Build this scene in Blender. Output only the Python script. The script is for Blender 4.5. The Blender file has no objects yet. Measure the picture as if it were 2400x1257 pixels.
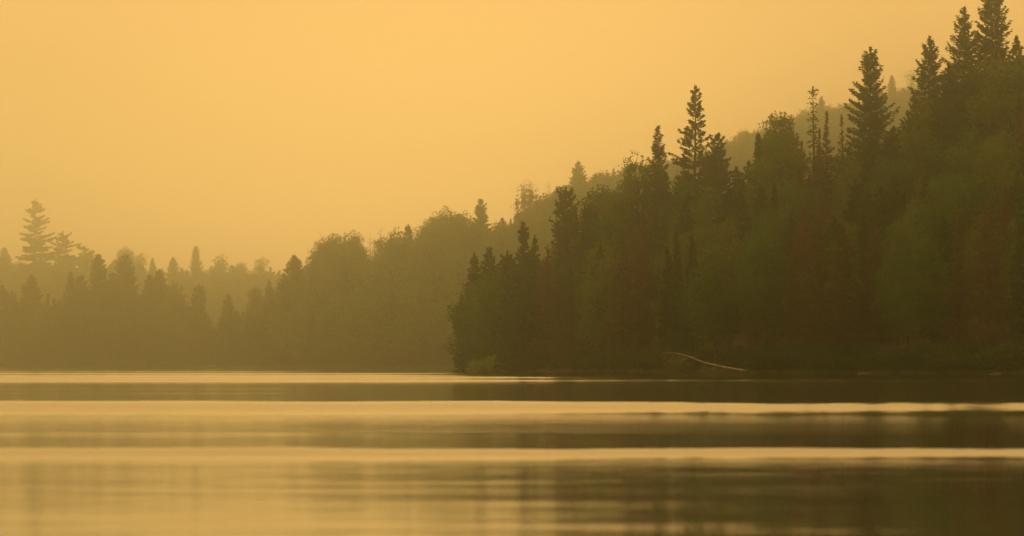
import bpy, math, random
import numpy as np
from mathutils import Vector

rng = np.random.default_rng(7)
random.seed(7)
scene = bpy.context.scene
C = scene.collection

# ------------------------------------------------------------------ camera
F = 8667.0           # focal length in photograph pixels (130 mm on 36 mm)
HOR = 856.0          # photograph row of the horizon
CH = 0.7             # camera height above the lake
cd = bpy.data.cameras.new('camera'); cam = bpy.data.objects.new('camera', cd); C.objects.link(cam)
cd.lens = 130; cd.sensor_width = 36; cd.clip_start = 0.5; cd.clip_end = 6000
cam.location = (0, 0, CH)
cam.rotation_euler = (math.radians(90) + math.atan((HOR - 628.5) / F), 0, 0)
cd.dof.use_dof = True; cd.dof.focus_distance = 420; cd.dof.aperture_fstop = 4.0
scene.camera = cam

# ------------------------------------------------------------------ sky, sun, exposure
SUN_EL, SUN_AZ = math.radians(48), math.radians(-55)   # behind the smoke, ahead of the camera
w = bpy.data.worlds.new('World'); scene.world = w; w.use_nodes = True
nt = w.node_tree; nt.nodes.clear()
N, L = nt.nodes.new, nt.links.new
out = N('ShaderNodeOutputWorld'); bg = N('ShaderNodeBackground'); bg2 = N('ShaderNodeBackground'); addw = N('ShaderNodeAddShader')
sky = N('ShaderNodeTexSky'); sky.sky_type = 'NISHITA'; sky.sun_disc = False
sky.sun_elevation = SUN_EL; sky.sun_rotation = SUN_AZ; sky.dust_density = 6; sky.air_density = 2
bg2.inputs['Strength'].default_value = 0.002
L(sky.outputs[0], bg2.inputs['Color'])
# smoke layer: orange, brightest around the hidden sun
tc = N('ShaderNodeTexCoord')
dot = N('ShaderNodeVectorMath'); dot.operation = 'DOT_PRODUCT'
ge = math.radians(-2.0); ga = math.radians(-0.6)
dot.inputs[1].default_value = (math.sin(ga) * math.cos(ge), math.cos(ga) * math.cos(ge), math.sin(ge))
L(tc.outputs['Generated'], dot.inputs[0])
ramp = N('ShaderNodeMapRange'); ramp.inputs[1].default_value = 0.985; ramp.inputs[2].default_value = 1.0
ramp.interpolation_type = 'SMOOTHSTEP'
L(dot.outputs['Value'], ramp.inputs[0])
mix = N('ShaderNodeMix'); mix.data_type = 'RGBA'
mix.inputs[6].default_value = (1.07, 0.572, 0.169, 1)
mix.inputs[7].default_value = (1.53, 0.808, 0.243, 1)
L(ramp.outputs[0], mix.inputs[0])
# the smoke is dimmer in the half of the sky turned away from the sun
far_ = N('ShaderNodeMapRange'); far_.interpolation_type = 'SMOOTHSTEP'
far_.inputs[1].default_value = -0.5; far_.inputs[2].default_value = 0.85; far_.inputs[3].default_value = 0.85; far_.inputs[4].default_value = 1.0
L(dot.outputs['Value'], far_.inputs[0]); L(far_.outputs[0], bg.inputs['Strength']); L(mix.outputs[2], bg.inputs['Color'])
L(bg.outputs[0], addw.inputs[0]); L(bg2.outputs[0], addw.inputs[1]); L(addw.outputs[0], out.inputs[0])

sd = bpy.data.lights.new('sun', 'SUN'); sun = bpy.data.objects.new('sun', sd); C.objects.link(sun)
sd.energy = 1.2; sd.angle = math.radians(25); sd.color = (1.0, 0.66, 0.28)
sun.rotation_euler = (math.radians(90) - SUN_EL, 0, math.radians(180) - SUN_AZ)
sun.location = (0, 0, 200)

vs = scene.view_settings
vs.view_transform = 'Standard'; vs.look = 'None'; vs.gamma = 1; vs.exposure = 0.0; vs.use_curve_mapping = False
cy = scene.cycles
cy.use_denoising = True
cy.max_bounces = 6; cy.diffuse_bounces = 2; cy.glossy_bounces = 2; cy.transmission_bounces = 2; cy.volume_bounces = 4
cy.sample_clamp_indirect = 4

# ------------------------------------------------------------------ helpers
def at(px, D, py=None, z=None):
    return (px - 1200) / F * D, D, (CH + (HOR - py) / F * D if py is not None else z)

def zrow(py, D): return CH + (HOR - py) / F * D

def ip(x, pts):
    return np.interp(x, [p[0] for p in pts], [p[1] for p in pts])

def mesh_from(name, V, faces_n, loops, mats, smooth=False, mi=None):
    """V (n,3); loops flat vertex indices; faces_n ints (3 or 4) per face"""
    me = bpy.data.meshes.new(name)
    me.vertices.add(len(V)); me.vertices.foreach_set('co', np.asarray(V, np.float32).ravel())
    me.loops.add(len(loops)); me.loops.foreach_set('vertex_index', np.asarray(loops, np.int32))
    fn = np.asarray(faces_n, np.int32)
    me.polygons.add(len(fn))
    me.polygons.foreach_set('loop_start', np.concatenate([[0], np.cumsum(fn)[:-1]]).astype(np.int32))
    me.polygons.foreach_set('loop_total', fn)
    if smooth: me.polygons.foreach_set('use_smooth', np.ones(len(fn), bool))
    for m in mats: me.materials.append(m)
    if mi is not None: me.polygons.foreach_set('material_index', np.asarray(mi, np.int32))
    me.update(calc_edges=True)
    return me

def link(name, data, parent=None, loc=None):
    o = bpy.data.objects.new(name, data); C.objects.link(o)
    if parent is not None: o.parent = parent
    if loc is not None: o.location = loc
    return o

class Leaves:
    """collects leaf rhombs"""
    def __init__(s): s.c = []; s.d = []; s.s = []
    def add(s, c, d, side): s.c.append(c); s.d.append(d); s.s.append(side)
    def mesh(s, name, mat):
        c = np.concatenate(s.c); d = np.concatenate(s.d); e = np.concatenate(s.s)
        V = np.stack([c - d, c + e, c + d, c - e], 1).reshape(-1, 3)
        n = len(c)
        return mesh_from(name, V, np.full(n, 4), np.arange(4 * n), [mat])

class Tubes:
    def __init__(s): s.V = []; s.F = []; s.n = 0
    def tube(s, P, R, k=5):
        P = np.asarray(P, float); m = len(P)
        T = np.gradient(P, axis=0); T /= np.linalg.norm(T, axis=1)[:, None] + 1e-9
        up = np.array([0.31, 0.2, 0.93]) if abs(T[0][2]) < 0.8 else np.array([0.95, 0.3, 0.05])
        A = np.cross(T, up); A /= np.linalg.norm(A, axis=1)[:, None]; B = np.cross(T, A)
        a = np.linspace(0, 2 * math.pi, k, endpoint=False)
        R = np.broadcast_to(R, (m,))
        ring = P[:, None, :] + R[:, None, None] * (np.cos(a)[None, :, None] * A[:, None, :] + np.sin(a)[None, :, None] * B[:, None, :])
        s.V.append(ring.reshape(-1, 3))
        for i in range(m - 1):
            for j in range(k):
                j2 = (j + 1) % k
                s.F.append((s.n + i * k + j, s.n + i * k + j2, s.n + (i + 1) * k + j2, s.n + (i + 1) * k + j))
        s.n += m * k
    def mesh(s, name, mat, smooth=True):
        V = np.concatenate(s.V); f = np.array(s.F)
        return mesh_from(name, V, np.full(len(f), 4), f.ravel(), [mat], smooth)

def unit(v): return v / (np.linalg.norm(v, axis=-1, keepdims=True) + 1e-9)

# ------------------------------------------------------------------ materials
def new_mat(name):
    m = bpy.data.materials.new(name); m.use_nodes = True; m.node_tree.nodes.clear(); return m

def leaf_mat(name, cols, transl=0.3):
    m = new_mat(name); t = m.node_tree; N = t.nodes.new; L = t.links.new
    o = N('ShaderNodeOutputMaterial'); oi = N('ShaderNodeObjectInfo'); geo = N('ShaderNodeNewGeometry')
    no = N('ShaderNodeTexNoise'); no.inputs['Scale'].default_value = 0.55; no.inputs['Detail'].default_value = 2
    L(geo.outputs['Position'], no.inputs['Vector'])
    ad = N('ShaderNodeMath'); ad.operation = 'MULTIPLY_ADD'; ad.inputs[1].default_value = 0.8
    L(oi.outputs['Random'], ad.inputs[0])
    sc = N('ShaderNodeMath'); sc.operation = 'MULTIPLY_ADD'; sc.inputs[1].default_value = 0.9; sc.inputs[2].default_value = -0.35
    L(no.outputs['Fac'], sc.inputs[0]); L(sc.outputs[0], ad.inputs[2])
    rs = N('ShaderNodeMath'); rs.operation = 'MULTIPLY_ADD'; rs.inputs[1].default_value = 0.25
    L(geo.outputs['Random Per Island'], rs.inputs[0]); L(ad.outputs[0], rs.inputs[2])
    cr = N('ShaderNodeValToRGB'); els = cr.color_ramp.elements
    els[0].position = 0.0; els[0].color = (*cols[0], 1); els[1].position = 1.15 if False else 1.0; els[1].color = (*cols[-1], 1)
    for i, c in enumerate(cols[1:-1]):
        e = els.new((i + 1) / (len(cols) - 1)); e.color = (*c, 1)
    L(rs.outputs[0], cr.inputs[0])
    d = N('ShaderNodeBsdfDiffuse'); tr = N('ShaderNodeBsdfTranslucent'); mx = N('ShaderNodeMixShader'); mx.inputs[0].default_value = transl
    L(cr.outputs[0], d.inputs[0]); L(cr.outputs[0], tr.inputs[0]); L(d.outputs[0], mx.inputs[1]); L(tr.outputs[0], mx.inputs[2])
    L(mx.outputs[0], o.inputs[0])
    return m

def rough_mat(name, c1, c2, scale=3.0, rough=0.9, bump=0.3):
    m = new_mat(name); t = m.node_tree; N = t.nodes.new; L = t.links.new
    o = N('ShaderNodeOutputMaterial'); b = N('ShaderNodeBsdfPrincipled'); no = N('ShaderNodeTexNoise'); cr = N('ShaderNodeValToRGB')
    geo = N('ShaderNodeNewGeometry'); L(geo.outputs['Position'], no.inputs['Vector'])
    no.inputs['Scale'].default_value = scale; no.inputs['Detail'].default_value = 6
    cr.color_ramp.elements[0].position = .35; cr.color_ramp.elements[1].position = .65
    cr.color_ramp.elements[0].color = (*c1, 1); cr.color_ramp.elements[1].color = (*c2, 1)
    bp = N('ShaderNodeBump'); bp.inputs['Strength'].default_value = bump; L(no.outputs['Fac'], bp.inputs['Height'])
    L(no.outputs['Fac'], cr.inputs[0]); L(cr.outputs[0], b.inputs['Base Color']); L(bp.outputs[0], b.inputs['Normal'])
    b.inputs['Roughness'].default_value = rough; b.inputs['Specular IOR Level'].default_value = 0.2
    L(b.outputs[0], o.inputs[0]); return m

M_spruce = leaf_mat('spruce_needles', [(.016, .044, .008), (.026, .064, .010), (.038, .076, .014)], .2)
M_pine = leaf_mat('pine_needles', [(.030, .048, .018), (.045, .062, .022)], .2)
M_rust = leaf_mat('rusty_needles', [(.055, .045, .016), (.085, .058, .022), (.115, .068, .030)], .3)
M_leaf = leaf_mat('broad_leaves', [(.022, .066, .007), (.040, .105, .010), (.070, .142, .014), (.115, .140, .022)], .4)
M_shrub = leaf_mat('shrub_leaves', [(.016, .042, .006), (.030, .066, .010), (.048, .080, .014)], .3)
M_bush = leaf_mat('bush_leaves', [(.18, .27, .045), (.26, .31, .055)], .4)
M_reed = leaf_mat('reed_blades', [(.08, .11, .03), (.14, .13, .05)], .4)
M_bark = rough_mat('grey_brown_bark', (.035, .026, .018), (.075, .058, .042), 4)
M_birch = rough_mat('pale_birch_bark', (.10, .09, .07), (.22, .19, .16), 5)
M_dead = rough_mat('bleached_dead_wood', (.16, .13, .10), (.30, .25, .19), 4)
M_log = rough_mat('fallen_trunk_bark', (.14, .105, .078), (.34, .26, .20), 3)
M_rock = rough_mat('wet_rock', (.05, .045, .035), (.13, .11, .085), 2.5, .98, .6)
M_floor = rough_mat('forest_floor', (.030, .028, .012), (.060, .050, .022), .5)
M_bed = rough_mat('lake_bed_mud', (.03, .025, .015), (.06, .05, .03), .2)

# water
M_water = new_mat('lake_water')
t = M_water.node_tree; N = t.nodes.new; L = t.links.new
o_ = N('ShaderNodeOutputMaterial'); b_ = N('ShaderNodeBsdfPrincipled')
b_.inputs['Base Color'].default_value = (.012, .012, .005, 1); b_.inputs['Roughness'].default_value = 0.055; b_.inputs['IOR'].default_value = 1.333
geo = N('ShaderNodeNewGeometry')
def noise_bump(sx, sy, dist, prev, detail=2.0, strength=1.0, off=0.0):
    mp = N('ShaderNodeMapping'); mp.inputs['Scale'].default_value = (sx, sy, 1); mp.inputs['Location'].default_value = (off, off, 0)
    L(geo.outputs['Position'], mp.inputs['Vector'])
    n = N('ShaderNodeTexNoise'); n.inputs['Scale'].default_value = 1; n.inputs['Detail'].default_value = detail
    L(mp.outputs[0], n.inputs['Vector'])
    bp = N('ShaderNodeBump'); bp.inputs['Distance'].default_value = dist; bp.inputs['Strength'].default_value = strength
    L(n.outputs['Fac'], bp.inputs['Height'])
    if prev: L(prev.outputs[0], bp.inputs['Normal'])
    return bp
b1 = noise_bump(0.6, 1.5, 0.0045, None, 3)
b2 = noise_bump(1.2, 5.0, 0.0022, b1, 2, 1.0, 7.0)
L(b2.outputs[0], b_.inputs['Normal']); L(b_.outputs[0], o_.inputs[0])

# ------------------------------------------------------------------ terrain
class Hill:
    def __init__(s, S, R, canopy, HT, x0, x1, bank=0.5):
        s.S, s.R, s.can, s.HT, s.x0, s.x1, s.bank = S, R, canopy, HT, x0, x1, bank
    def zr(s, px):
        D = ip(px, s.S) + ip(px, s.R)
        return np.maximum(s.bank, zrow(ip(px, s.can), D) - s.HT)
    def ground(s, px, D):
        S = ip(px, s.S); R = ip(px, s.R); tt = (D - S) / R
        zr = s.zr(px)
        up = s.bank * np.clip((D - S) / 2.5, 0, 1) + (zr - s.bank) * np.clip(tt, 0, 1) ** 1.05
        dn = zr * np.clip(1 - (tt - 1) * .8, 0.0, 1)
        z = np.where(tt < 0, np.maximum((D - S) * 0.18, -1.9), np.where(tt < 1, up, dn))
        side = np.clip((px - s.x0) / 25.0, 0, 1) if s.fade_left else 1.0
        return z * side - (1 - side) * 1.5
    fade_left = False

near_can = [(1000, 760), (1060, 700), (1100, 630), (1150, 612), (1200, 600), (1260, 600), (1300, 560), (1350, 500), (1372, 440), (1450, 450), (1480, 420), (1520, 405),
            (1600, 395), (1700, 392), (1770, 372), (1800, 300), (1860, 290), (1890, 335), (1960, 345), (2010, 340), (2100, 290), (2150, 235), (2230, 170), (2300, 130), (2400, 110), (2600, 60), (2900, 20)]
NEAR = Hill([(1040, 384), (1085, 380), (1300, 352), (1600, 322), (2000, 293), (2400, 272), (2900, 255)],
            [(1040, 10), (1085, 14), (1300, 32), (1600, 55), (2000, 74), (2400, 88), (2900, 100)],
            [(1000, 700), (1100, 640), (1200, 610), (1300, 560), (1400, 470), (1500, 420), (1600, 395), (1700, 392), (1800, 350), (1900, 340), (2000, 335), (2100, 290), (2200, 210), (2300, 140), (2400, 110), (2600, 60), (2900, 20)],
            10.6, 1085, 2900)
NEAR.fade_left = True
mid_can = [(420, 800), (500, 765), (525, 715), (560, 680), (600, 652), (640, 640), (690, 622), (725, 612), (745, 560), (780, 545), (838, 545), (852, 572), (900, 552), (950, 545), (990, 550),
           (1003, 510), (1050, 493), (1092, 500), (1110, 520), (1150, 518), (1200, 500), (1250, 480), (1275, 440), (1350, 415), (1400, 400), (1450, 390), (1560, 372), (1690, 335),
           (1730, 305), (1780, 300), (1860, 262), (1900, 245), (1980, 240), (2090, 205), (2140, 200), (2250, 170), (2400, 150), (2800, 100)]
MID = Hill([(420, 1110), (500, 1090), (700, 980), (1080, 800), (1300, 770), (1700, 790), (2800, 800)],
           [(420, 10), (500, 18), (700, 75), (1080, 190), (1300, 290), (1700, 450), (2100, 540), (2800, 560)],
           [(420, 800), (500, 765), (600, 655), (700, 615), (780, 560), (900, 552), (1050, 505), (1200, 500), (1275, 445), (1400, 400), (1560, 372), (1730, 310), (1900, 250), (2090, 208), (2400, 150), (2800, 100)],
           16.5, 440, 2800)
MID.fade_left = True
left_can = [(-500, 640), (0, 680), (60, 690), (120, 715), (150, 680), (210, 670), (330, 680), (370, 660), (420, 670), (440, 710), (480, 730), (500, 762), (560, 790)]
LEFT = Hill([(-500, 1080), (0, 1100), (300, 1110), (560, 1115)], [(-500, 60), (0, 55), (400, 40), (500, 25), (560, 15)],
            [(-500, 640), (0, 690), (430, 700), (500, 765), (560, 790)], 18.5, -500, 560)
far_can = [(-600, 590), (0, 598), (60, 612), (130, 600), (210, 606), (250, 612), (300, 606), (340, 622), (390, 630), (440, 628), (500, 630), (540, 620), (585, 635), (610, 618), (650, 630), (700, 645), (1000, 660)]
FAR = Hill([(-600, 1740), (1000, 1760)], [(-600, 120), (1000, 120)], [(-600, 590), (0, 605), (200, 608), (400, 628), (650, 632), (1000, 660)], 25.0, -600, 1000)

def build_hill(name, h, dpx):
    pxs = np.arange(h.x0 - 25, h.x1 + dpx, dpx)
    ts = np.concatenate([np.linspace(-.3, 0, 4)[:-1], np.linspace(0, 1, 26), np.linspace(1, 2.25, 9)[1:]])
    P, T = np.meshgrid(pxs, ts)
    S = ip(P, h.S); R = ip(P, h.R)
    D = np.where(T < 0, S + T * 30, S + T * R)
    Z = h.ground(P, D) + np.where(T > .02, rng.normal(0, .18, D.shape), 0)
    X = (P - 1200) / F * D
    V = np.stack([X, D, Z], -1).reshape(-1, 3)
    a, b = P.shape
    i, j = np.meshgrid(np.arange(a - 1), np.arange(b - 1), indexing='ij')
    q = np.stack([i * b + j, i * b + j + 1, (i + 1) * b + j + 1, (i + 1) * b + j], -1).reshape(-1, 4)
    o = link(name, mesh_from(name, V, np.full(len(q), 4), q.ravel(), [M_floor], True))
    o['kind'] = 'structure'
    return o
build_hill('near_hill', NEAR, 18)
build_hill('middle_hill', MID, 25)
build_hill('left_shore_terrain', LEFT, 25)
build_hill('far_hill', FAR, 40)
bed = link('lake_bed', mesh_from('lake_bed', [(-1400, -200, -2.2), (1400, -200, -2.2), (1400, 2150, -2.2), (-1400, 2150, -2.2)], [4], [0, 1, 2, 3], [M_bed]))
bed['kind'] = 'structure'

# ------------------------------------------------------------------ water
def wave_height(X, Y):
    # long wake crests running parallel to the shore: (distance, height, half width front, x drift)
    z = np.zeros_like(X)
    px = X / np.maximum(Y, 5) * F + 1200
    def n1(v, s): return np.sin(v * .9 + s) * .5 + np.sin(v * 2.3 + 2 * s + 1) * .3 + np.sin(v * 5.1 + s * 3) * .2
    for D0, h, sg, s, xl in CRESTS:
        c = D0 + n1(X / (D0 * .10), s) * sg * .30 + (n1(X / (D0 * .017), s * 2) + n1(X / (D0 * .0061), s * 5)) * sg * .09
        a = h * (1 + .12 * n1(X / (D0 * .05), s + 3))
        if xl: a = a * np.clip(1.0 - (px - xl[0]) / (xl[1] - xl[0]), xl[2], 1)
        d = Y - c
        z += a * np.exp(-(d / np.where(d < 0, sg, sg * .8)) ** 2)
    for x_, y_, h_, lx, ly in PAWS:
        z += h_ * np.exp(-((X - x_) / lx) ** 2 - ((Y - y_ - .12 * np.sin(X * 3)) / ly) ** 2)
    # fine swell
    for k, (lam, amp, ang, s) in enumerate([(6.3, .008, .03, 1), (3.7, .0055, -.05, 2.2), (2.1, .003, .12, .4), (10.0, .010, -.02, 3.3)]):
        z += amp * np.sin((Y + X * ang) * 2 * math.pi / lam + s + .8 * np.sin(X * .11 + s) + .5 * np.sin(Y * .07 + s)) * SWELL
    return z * np.clip((300 - Y) / 60, .35, 1) if False else z
SWELL = 0.05
# (distance, height, half width, phase, (fade from px, to px, floor))
CRESTS = [(55.4, .158, 2.35, .3, None),
          (28.7, .056, .74, 1.9, None),
          (38.0, .014, 1.4, 4.0, (300, 1700, 0.0)),
          (92., .012, 1.4, 4.4, (500, 1500, 0.0)),
          (108., .014, 1.6, 1.4, (700, 1600, 0.0)),
          (128., .010, 1.5, 3.7, (200, 1100, 0.0)),
          (155., .118, 2.0, 2.6, (1000, 2300, .78)),
          (190., .108, 2.0, 6.6, (1200, 2200, .4)),
          (228., .098, 2.0, 5.0, (900, 1500, 0.0)),
          (285., .090, 2.1, 1.1, (1100, 1600, 0.0)),
          (370., .075, 2.3, 3.1, (700, 1050, 0.0)),
          (780., .09, 3.4, 3.2, (300, 900, 0.0))]
# short cat's-paws in the near water: (x, y, height, half length, half width)
PAWS = [(1.35, 23.3, .005, .75, .55), (1.75, 20.8, .0055, .8, .55), (1.05, 16.3, .0035, .6, .5), (.2, 19.0, .003, .8, .5), (-.3, 22.5, .003, 1.2, .5), (2.9, 22.0, .002, .6, .4), (.6, 25.0, .003, .8, .5)]
ys = np.concatenate([np.linspace(-190, 8, 12), np.arange(8.1, 62, .09), np.arange(62, 230, .30), np.arange(230, 620, .8), np.arange(621, 900, 1.2), np.linspace(905, 1850, 30)])
v = np.linspace(-1, 1, 241); u = np.sign(v) * np.abs(v) ** 2.2
U, Y = np.meshgrid(u, ys)
X = U * (60 + .5 * np.abs(Y))
Z = wave_height(X, Y)
a, b = X.shape
i, j = np.meshgrid(np.arange(a - 1), np.arange(b - 1), indexing='ij')
q = np.stack([i * b + j, i * b + j + 1, (i + 1) * b + j + 1, (i + 1) * b + j], -1).reshape(-1, 4)
water = link('water', mesh_from('water', np.stack([X, Y, Z], -1).reshape(-1, 3), np.full(len(q), 4), q.ravel(), [M_water], True))
water['kind'] = 'structure'

# ------------------------------------------------------------------ tree makers (meshes stand on the origin)
def conifer(H, prof, r, base=.12, step=.34, nb=6, dens=34, spray=(.22, .055), top_pitch=50, low_pitch=-18, upturn=.25,
            outer=.1, flat=.10, width=.30, gap=.0, var=(.7, 1.1), mat=None, bark=None, lean=0.0, wood=True, long_p=.04):
    """prof: list of (depth below top, radius); returns (trunk mesh, crown mesh)"""
    lv = Leaves(); tb = Tubes()
    ph = r.uniform(0, 6.28)
    def axis(z):
        tt = z / H
        return np.array([lean * H * tt ** 2 + .08 * math.sin(tt * 5 + ph), .08 * math.cos(tt * 4 + ph), z])
    zs = np.linspace(-.6, H, 12)
    R0 = .009 * H + .05
    tb.tube([axis(z) for z in zs], [R0 * (1 - max(z, 0) / H) ** .8 + .012 for z in zs], 6)
    z = base * H
    while z < H - .1:
        d = H - z
        R = ip(d, prof)
        frac = min(1, d / max(prof[-1][0], 1))
        tpitch = math.radians(top_pitch + (low_pitch - top_pitch) * min(1, d / (.55 * prof[-1][0])) ** .7)
        k = nb if R > .7 else max(4, nb - 2)
        a0 = r.uniform(0, 6.28)
        for i in range(k):
            if r.random() < gap: continue
            az = a0 + 2 * math.pi * i / k + r.normal(0, .3)
            Lb = R * r.uniform(*var)
            if r.random() < long_p: Lb *= 1.3
            zz = z + r.uniform(-.5, .5) * step
            pt = tpitch + r.normal(0, .12)
            zz = max(.3, zz - Lb * (max(0, math.sin(pt)) + upturn) * r.uniform(.8, 1.0))
            h = np.array([math.cos(az), math.sin(az), 0])
            n = max(5, int(dens * (Lb + .15)))
            s = outer + (1 - outer) * r.random(n) ** .8
            def P(s):
                s = np.atleast_1d(s)
                return axis(zz)[None] + h[None] * (s * Lb * (.5 + .5 * math.cos(pt)) * 1.12)[:, None] + np.array([0, 0, 1.])[None] * (s * Lb * math.sin(pt) + upturn * Lb * s ** 2.5)[:, None]
            sd_ = np.array([-h[1], h[0], 0])
            wd = (width * Lb * (1.05 - s) + .10) * (.4 + .6 * min(1, Lb))
            lat = r.uniform(-1, 1, n)
            c = P(s) + sd_[None] * (lat * wd)[:, None]
            c[:, 2] += r.normal(0, flat, n) - .35 * wd * np.abs(lat)
            dr = unit(h[None] * .8 + sd_[None] * (lat * .9)[:, None] + r.normal(0, .35, (n, 3)) + np.array([0, 0, .15]))
            nn = unit(r.normal(0, 1, (n, 3)))
            e = unit(np.cross(dr, nn))
            sl = spray[0] * r.uniform(.6, 1.25, n)[:, None]; sw = spray[1] * r.uniform(.7, 1.4, n)[:, None]
            lv.add(c, dr * sl, e * sw)
            if wood and Lb > .6:
                tb.tube(P(np.linspace(0, .85, 4)), np.array([.028, .02, .014, .006]) * (.6 + .25 * Lb), 3)
        z += step * r.uniform(.75, 1.25)
    # leader tuft
    n = 36
    zz = H - r.random(n) * min(.7, .05 * H)
    c = np.array([axis(q) for q in zz]) + r.normal(0, .05, (n, 3))
    dr = unit(r.normal(0, .5, (n, 3)) + np.array([0, 0, 1.]))
    e = unit(np.cross(dr, unit(r.normal(0, 1, (n, 3)))))
    lv.add(c, dr * spray[0], e * spray[1])
    return tb.mesh('trunk', bark or M_bark), lv.mesh('crown', mat or M_spruce)

def broadleaf(H, W, r, nl=26, n_leaf=5200, leaf=.17, base=.25, open_=.0, mat=None, bark=None, lobe=(.16, .30), top=None, lean=0.0):
    """W crown half width; lobes of leaves round limbs"""
    lv = Leaves(); tb = Tubes()
    cz = H * (1 + base) / 2; hz = H * (1 - base) / 2
    ph = r.uniform(0, 6.28)
    ax = lambda z: np.array([.15 * math.sin(z * .4 + ph) + lean * z * z / H, .15 * math.cos(z * .35 + ph), z])
    zs = np.linspace(-.6, H * .86, 9)
    R0 = .009 * H + .05
    tb.tube([ax(z) for z in zs], [R0 * (1 - .93 * max(z, 0) / (H * .86)) for z in zs], 6)
    cents = []; rads = []
    for i in range(nl):
        for _ in range(30):
            q = unit(r.normal(0, 1, 3)) * r.uniform(.35, .95)
            # fuller above
            zf = q[2]
            c = np.array([q[0] * W * (1 - .25 * max(0, zf)), q[1] * W * (1 - .25 * max(0, zf)), cz + q[2] * hz * .86])
            c[:2] += ax(c[2])[:2]
            if all(np.linalg.norm((c - k) / np.array([W, W, hz])) > .32 for k in cents): break
        cents.append(c); rads.append(r.uniform(*lobe) * (W + hz) * .62)
    cents.append(ax(H) - np.array([0, 0, .1 * H])); rads.append(.105 * H)
    for q_z, q_r in ((.80, .12), (.68, .14)):
        cents.append(ax(H * q_z) + r.normal(0, .04 * H, 3)); rads.append(q_r * H)
    tot = sum(q * q for q in rads)
    for c, R in zip(cents, rads):
        n = int(n_leaf * R * R / tot)
        dirs = unit(r.normal(0, 1, (n, 3)))
        rad = R * (1 - .75 * r.random(n) ** 2.2 * (1 - open_ * .3)) * (1 + .30 * np.sin(dirs[:, 0] * 5 + ph) * np.cos(dirs[:, 2] * 6 + ph)) * (1 + .09 * np.abs(r.normal(0, 1, n)))
        p = c + dirs * rad[:, None] * np.array([1, 1, .82])
        if open_ > 0:
            keep = (np.sin(p[:, 0] * 3.1 + ph) + np.sin(p[:, 2] * 3.7 + ph * 2) + np.sin(p[:, 1] * 3.3)) > (-1.6 + open_ * 2)
            p = p[keep]; dirs = dirs[keep]; n = len(p)
        if n == 0: continue
        d = unit(r.normal(0, 1, (n, 3)) + np.array([0, 0, -.25])); e = unit(np.cross(d, unit(dirs + r.normal(0, .7, (n, 3)))))
        lv.add(p, d * leaf * r.uniform(.5, 1.2, n)[:, None], e * leaf * .62 * r.uniform(.6, 1.2, n)[:, None])
        z0 = max(.18 * H, c[2] - .35 * math.hypot(*(c[:2] - ax(c[2])[:2])) - .12 * H)
        a_ = ax(min(z0, .8 * H)); m_ = (a_ + c) / 2 + np.array([0, 0, -.06 * R]) 
        tb.tube([a_, m_, c, c + (c - a_) * .25], [.035 + .004 * H, .03, .02, .008], 4)
        if open_ > 0:
            for _t in range(5):
                q1 = c + unit(r.normal(0, 1, 3) + np.array([0, 0, .3])) * R * r.uniform(.8, 1.15)
                tb.tube([m_ + (c - m_) * r.random(), (c + q1) / 2 + r.normal(0, .05, 3), q1], [.022, .015, .006], 3)
    return tb.mesh('trunk', bark or M_bark), lv.mesh('crown', mat or M_leaf)

def snag(H, r, nb=22, spread=.22, start=.25, mat=None):
    tb = Tubes()
    ax = lambda z: np.array([.1 * math.sin(z * .5), .1 * math.cos(z * .4), z])
    zs = np.linspace(-.5, H, 9); tb.tube([ax(z) for z in zs], [(.008 * H + .04) * (1 - .9 * max(z, 0) / H) for z in zs], 5)
    br = Tubes()
    for i in range(nb):
        z = H * r.uniform(start, .97); az = r.uniform(0, 6.28); Lb = H * spread * r.uniform(.4, 1) * (1.15 - z / H)
        h = np.array([math.cos(az), math.sin(az), r.uniform(.2, .9)])
        p0 = ax(z); p1 = p0 + h * Lb * .5 + r.normal(0, .04, 3); p2 = p0 + h * Lb + r.normal(0, .12, 3) + np.array([0, 0, .1 * Lb])
        br.tube([p0, p1, p2], [.04, .028, .01], 3)
        for _ in range(3):
            t_ = r.uniform(.4, .9); q = p0 + (p2 - p0) * t_; br.tube([q, q + r.normal(0, .22, 3) * Lb + np.array([0, 0, .25 * Lb])], [.016, .006], 3)
    return tb.mesh('trunk', mat or M_dead), br.mesh('branches', mat or M_dead)

def R_(s): return np.random.default_rng(s)

# generic profiles for a tree of nominal height 12
def prof_scaled(H, pts): return [(d * H, rr * H) for d, rr in pts]
P_SPIRE = [(0, .004), (.05, .035), (.2, .075), (.5, .12), (.9, .15)]
P_FULL = [(0, .006), (.06, .06), (.2, .11), (.45, .18), (.9, .23)]
P_THIN = [(0, .003), (.05, .018), (.3, .045), (.6, .075), (.9, .09)]

LIB = {'spruce': [], 'rust': [], 'leaf': [], 'thin': []}
H0 = 12.0
for k in range(7):
    LIB['spruce'].append(conifer(H0, prof_scaled(H0, P_FULL if k % 2 else P_SPIRE), R_(100 + k), base=.08, step=.36, nb=6, dens=22, spray=(.24, .07), wood=False))
for k in range(3):
    LIB['thin'].append(conifer(H0, prof_scaled(H0, P_THIN), R_(140 + k), base=.08, step=.30, nb=5, dens=34, spray=(.2, .06), wood=False))
for k in range(4):
    LIB['rust'].append(conifer(H0, prof_scaled(H0, P_SPIRE if k % 2 else P_THIN), R_(120 + k), base=.08, step=.34, nb=6, dens=24, spray=(.22, .055), mat=M_rust, gap=.15, wood=False))
for k in range(8):
    LIB['leaf'].append(broadleaf(H0, [2.3, 2.8, 2.0, 2.6][k % 4], R_(160 + k), nl=24 + k, base=[.04, .10, .02, .06][k % 4], n_leaf=5600, bark=M_bark))

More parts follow.
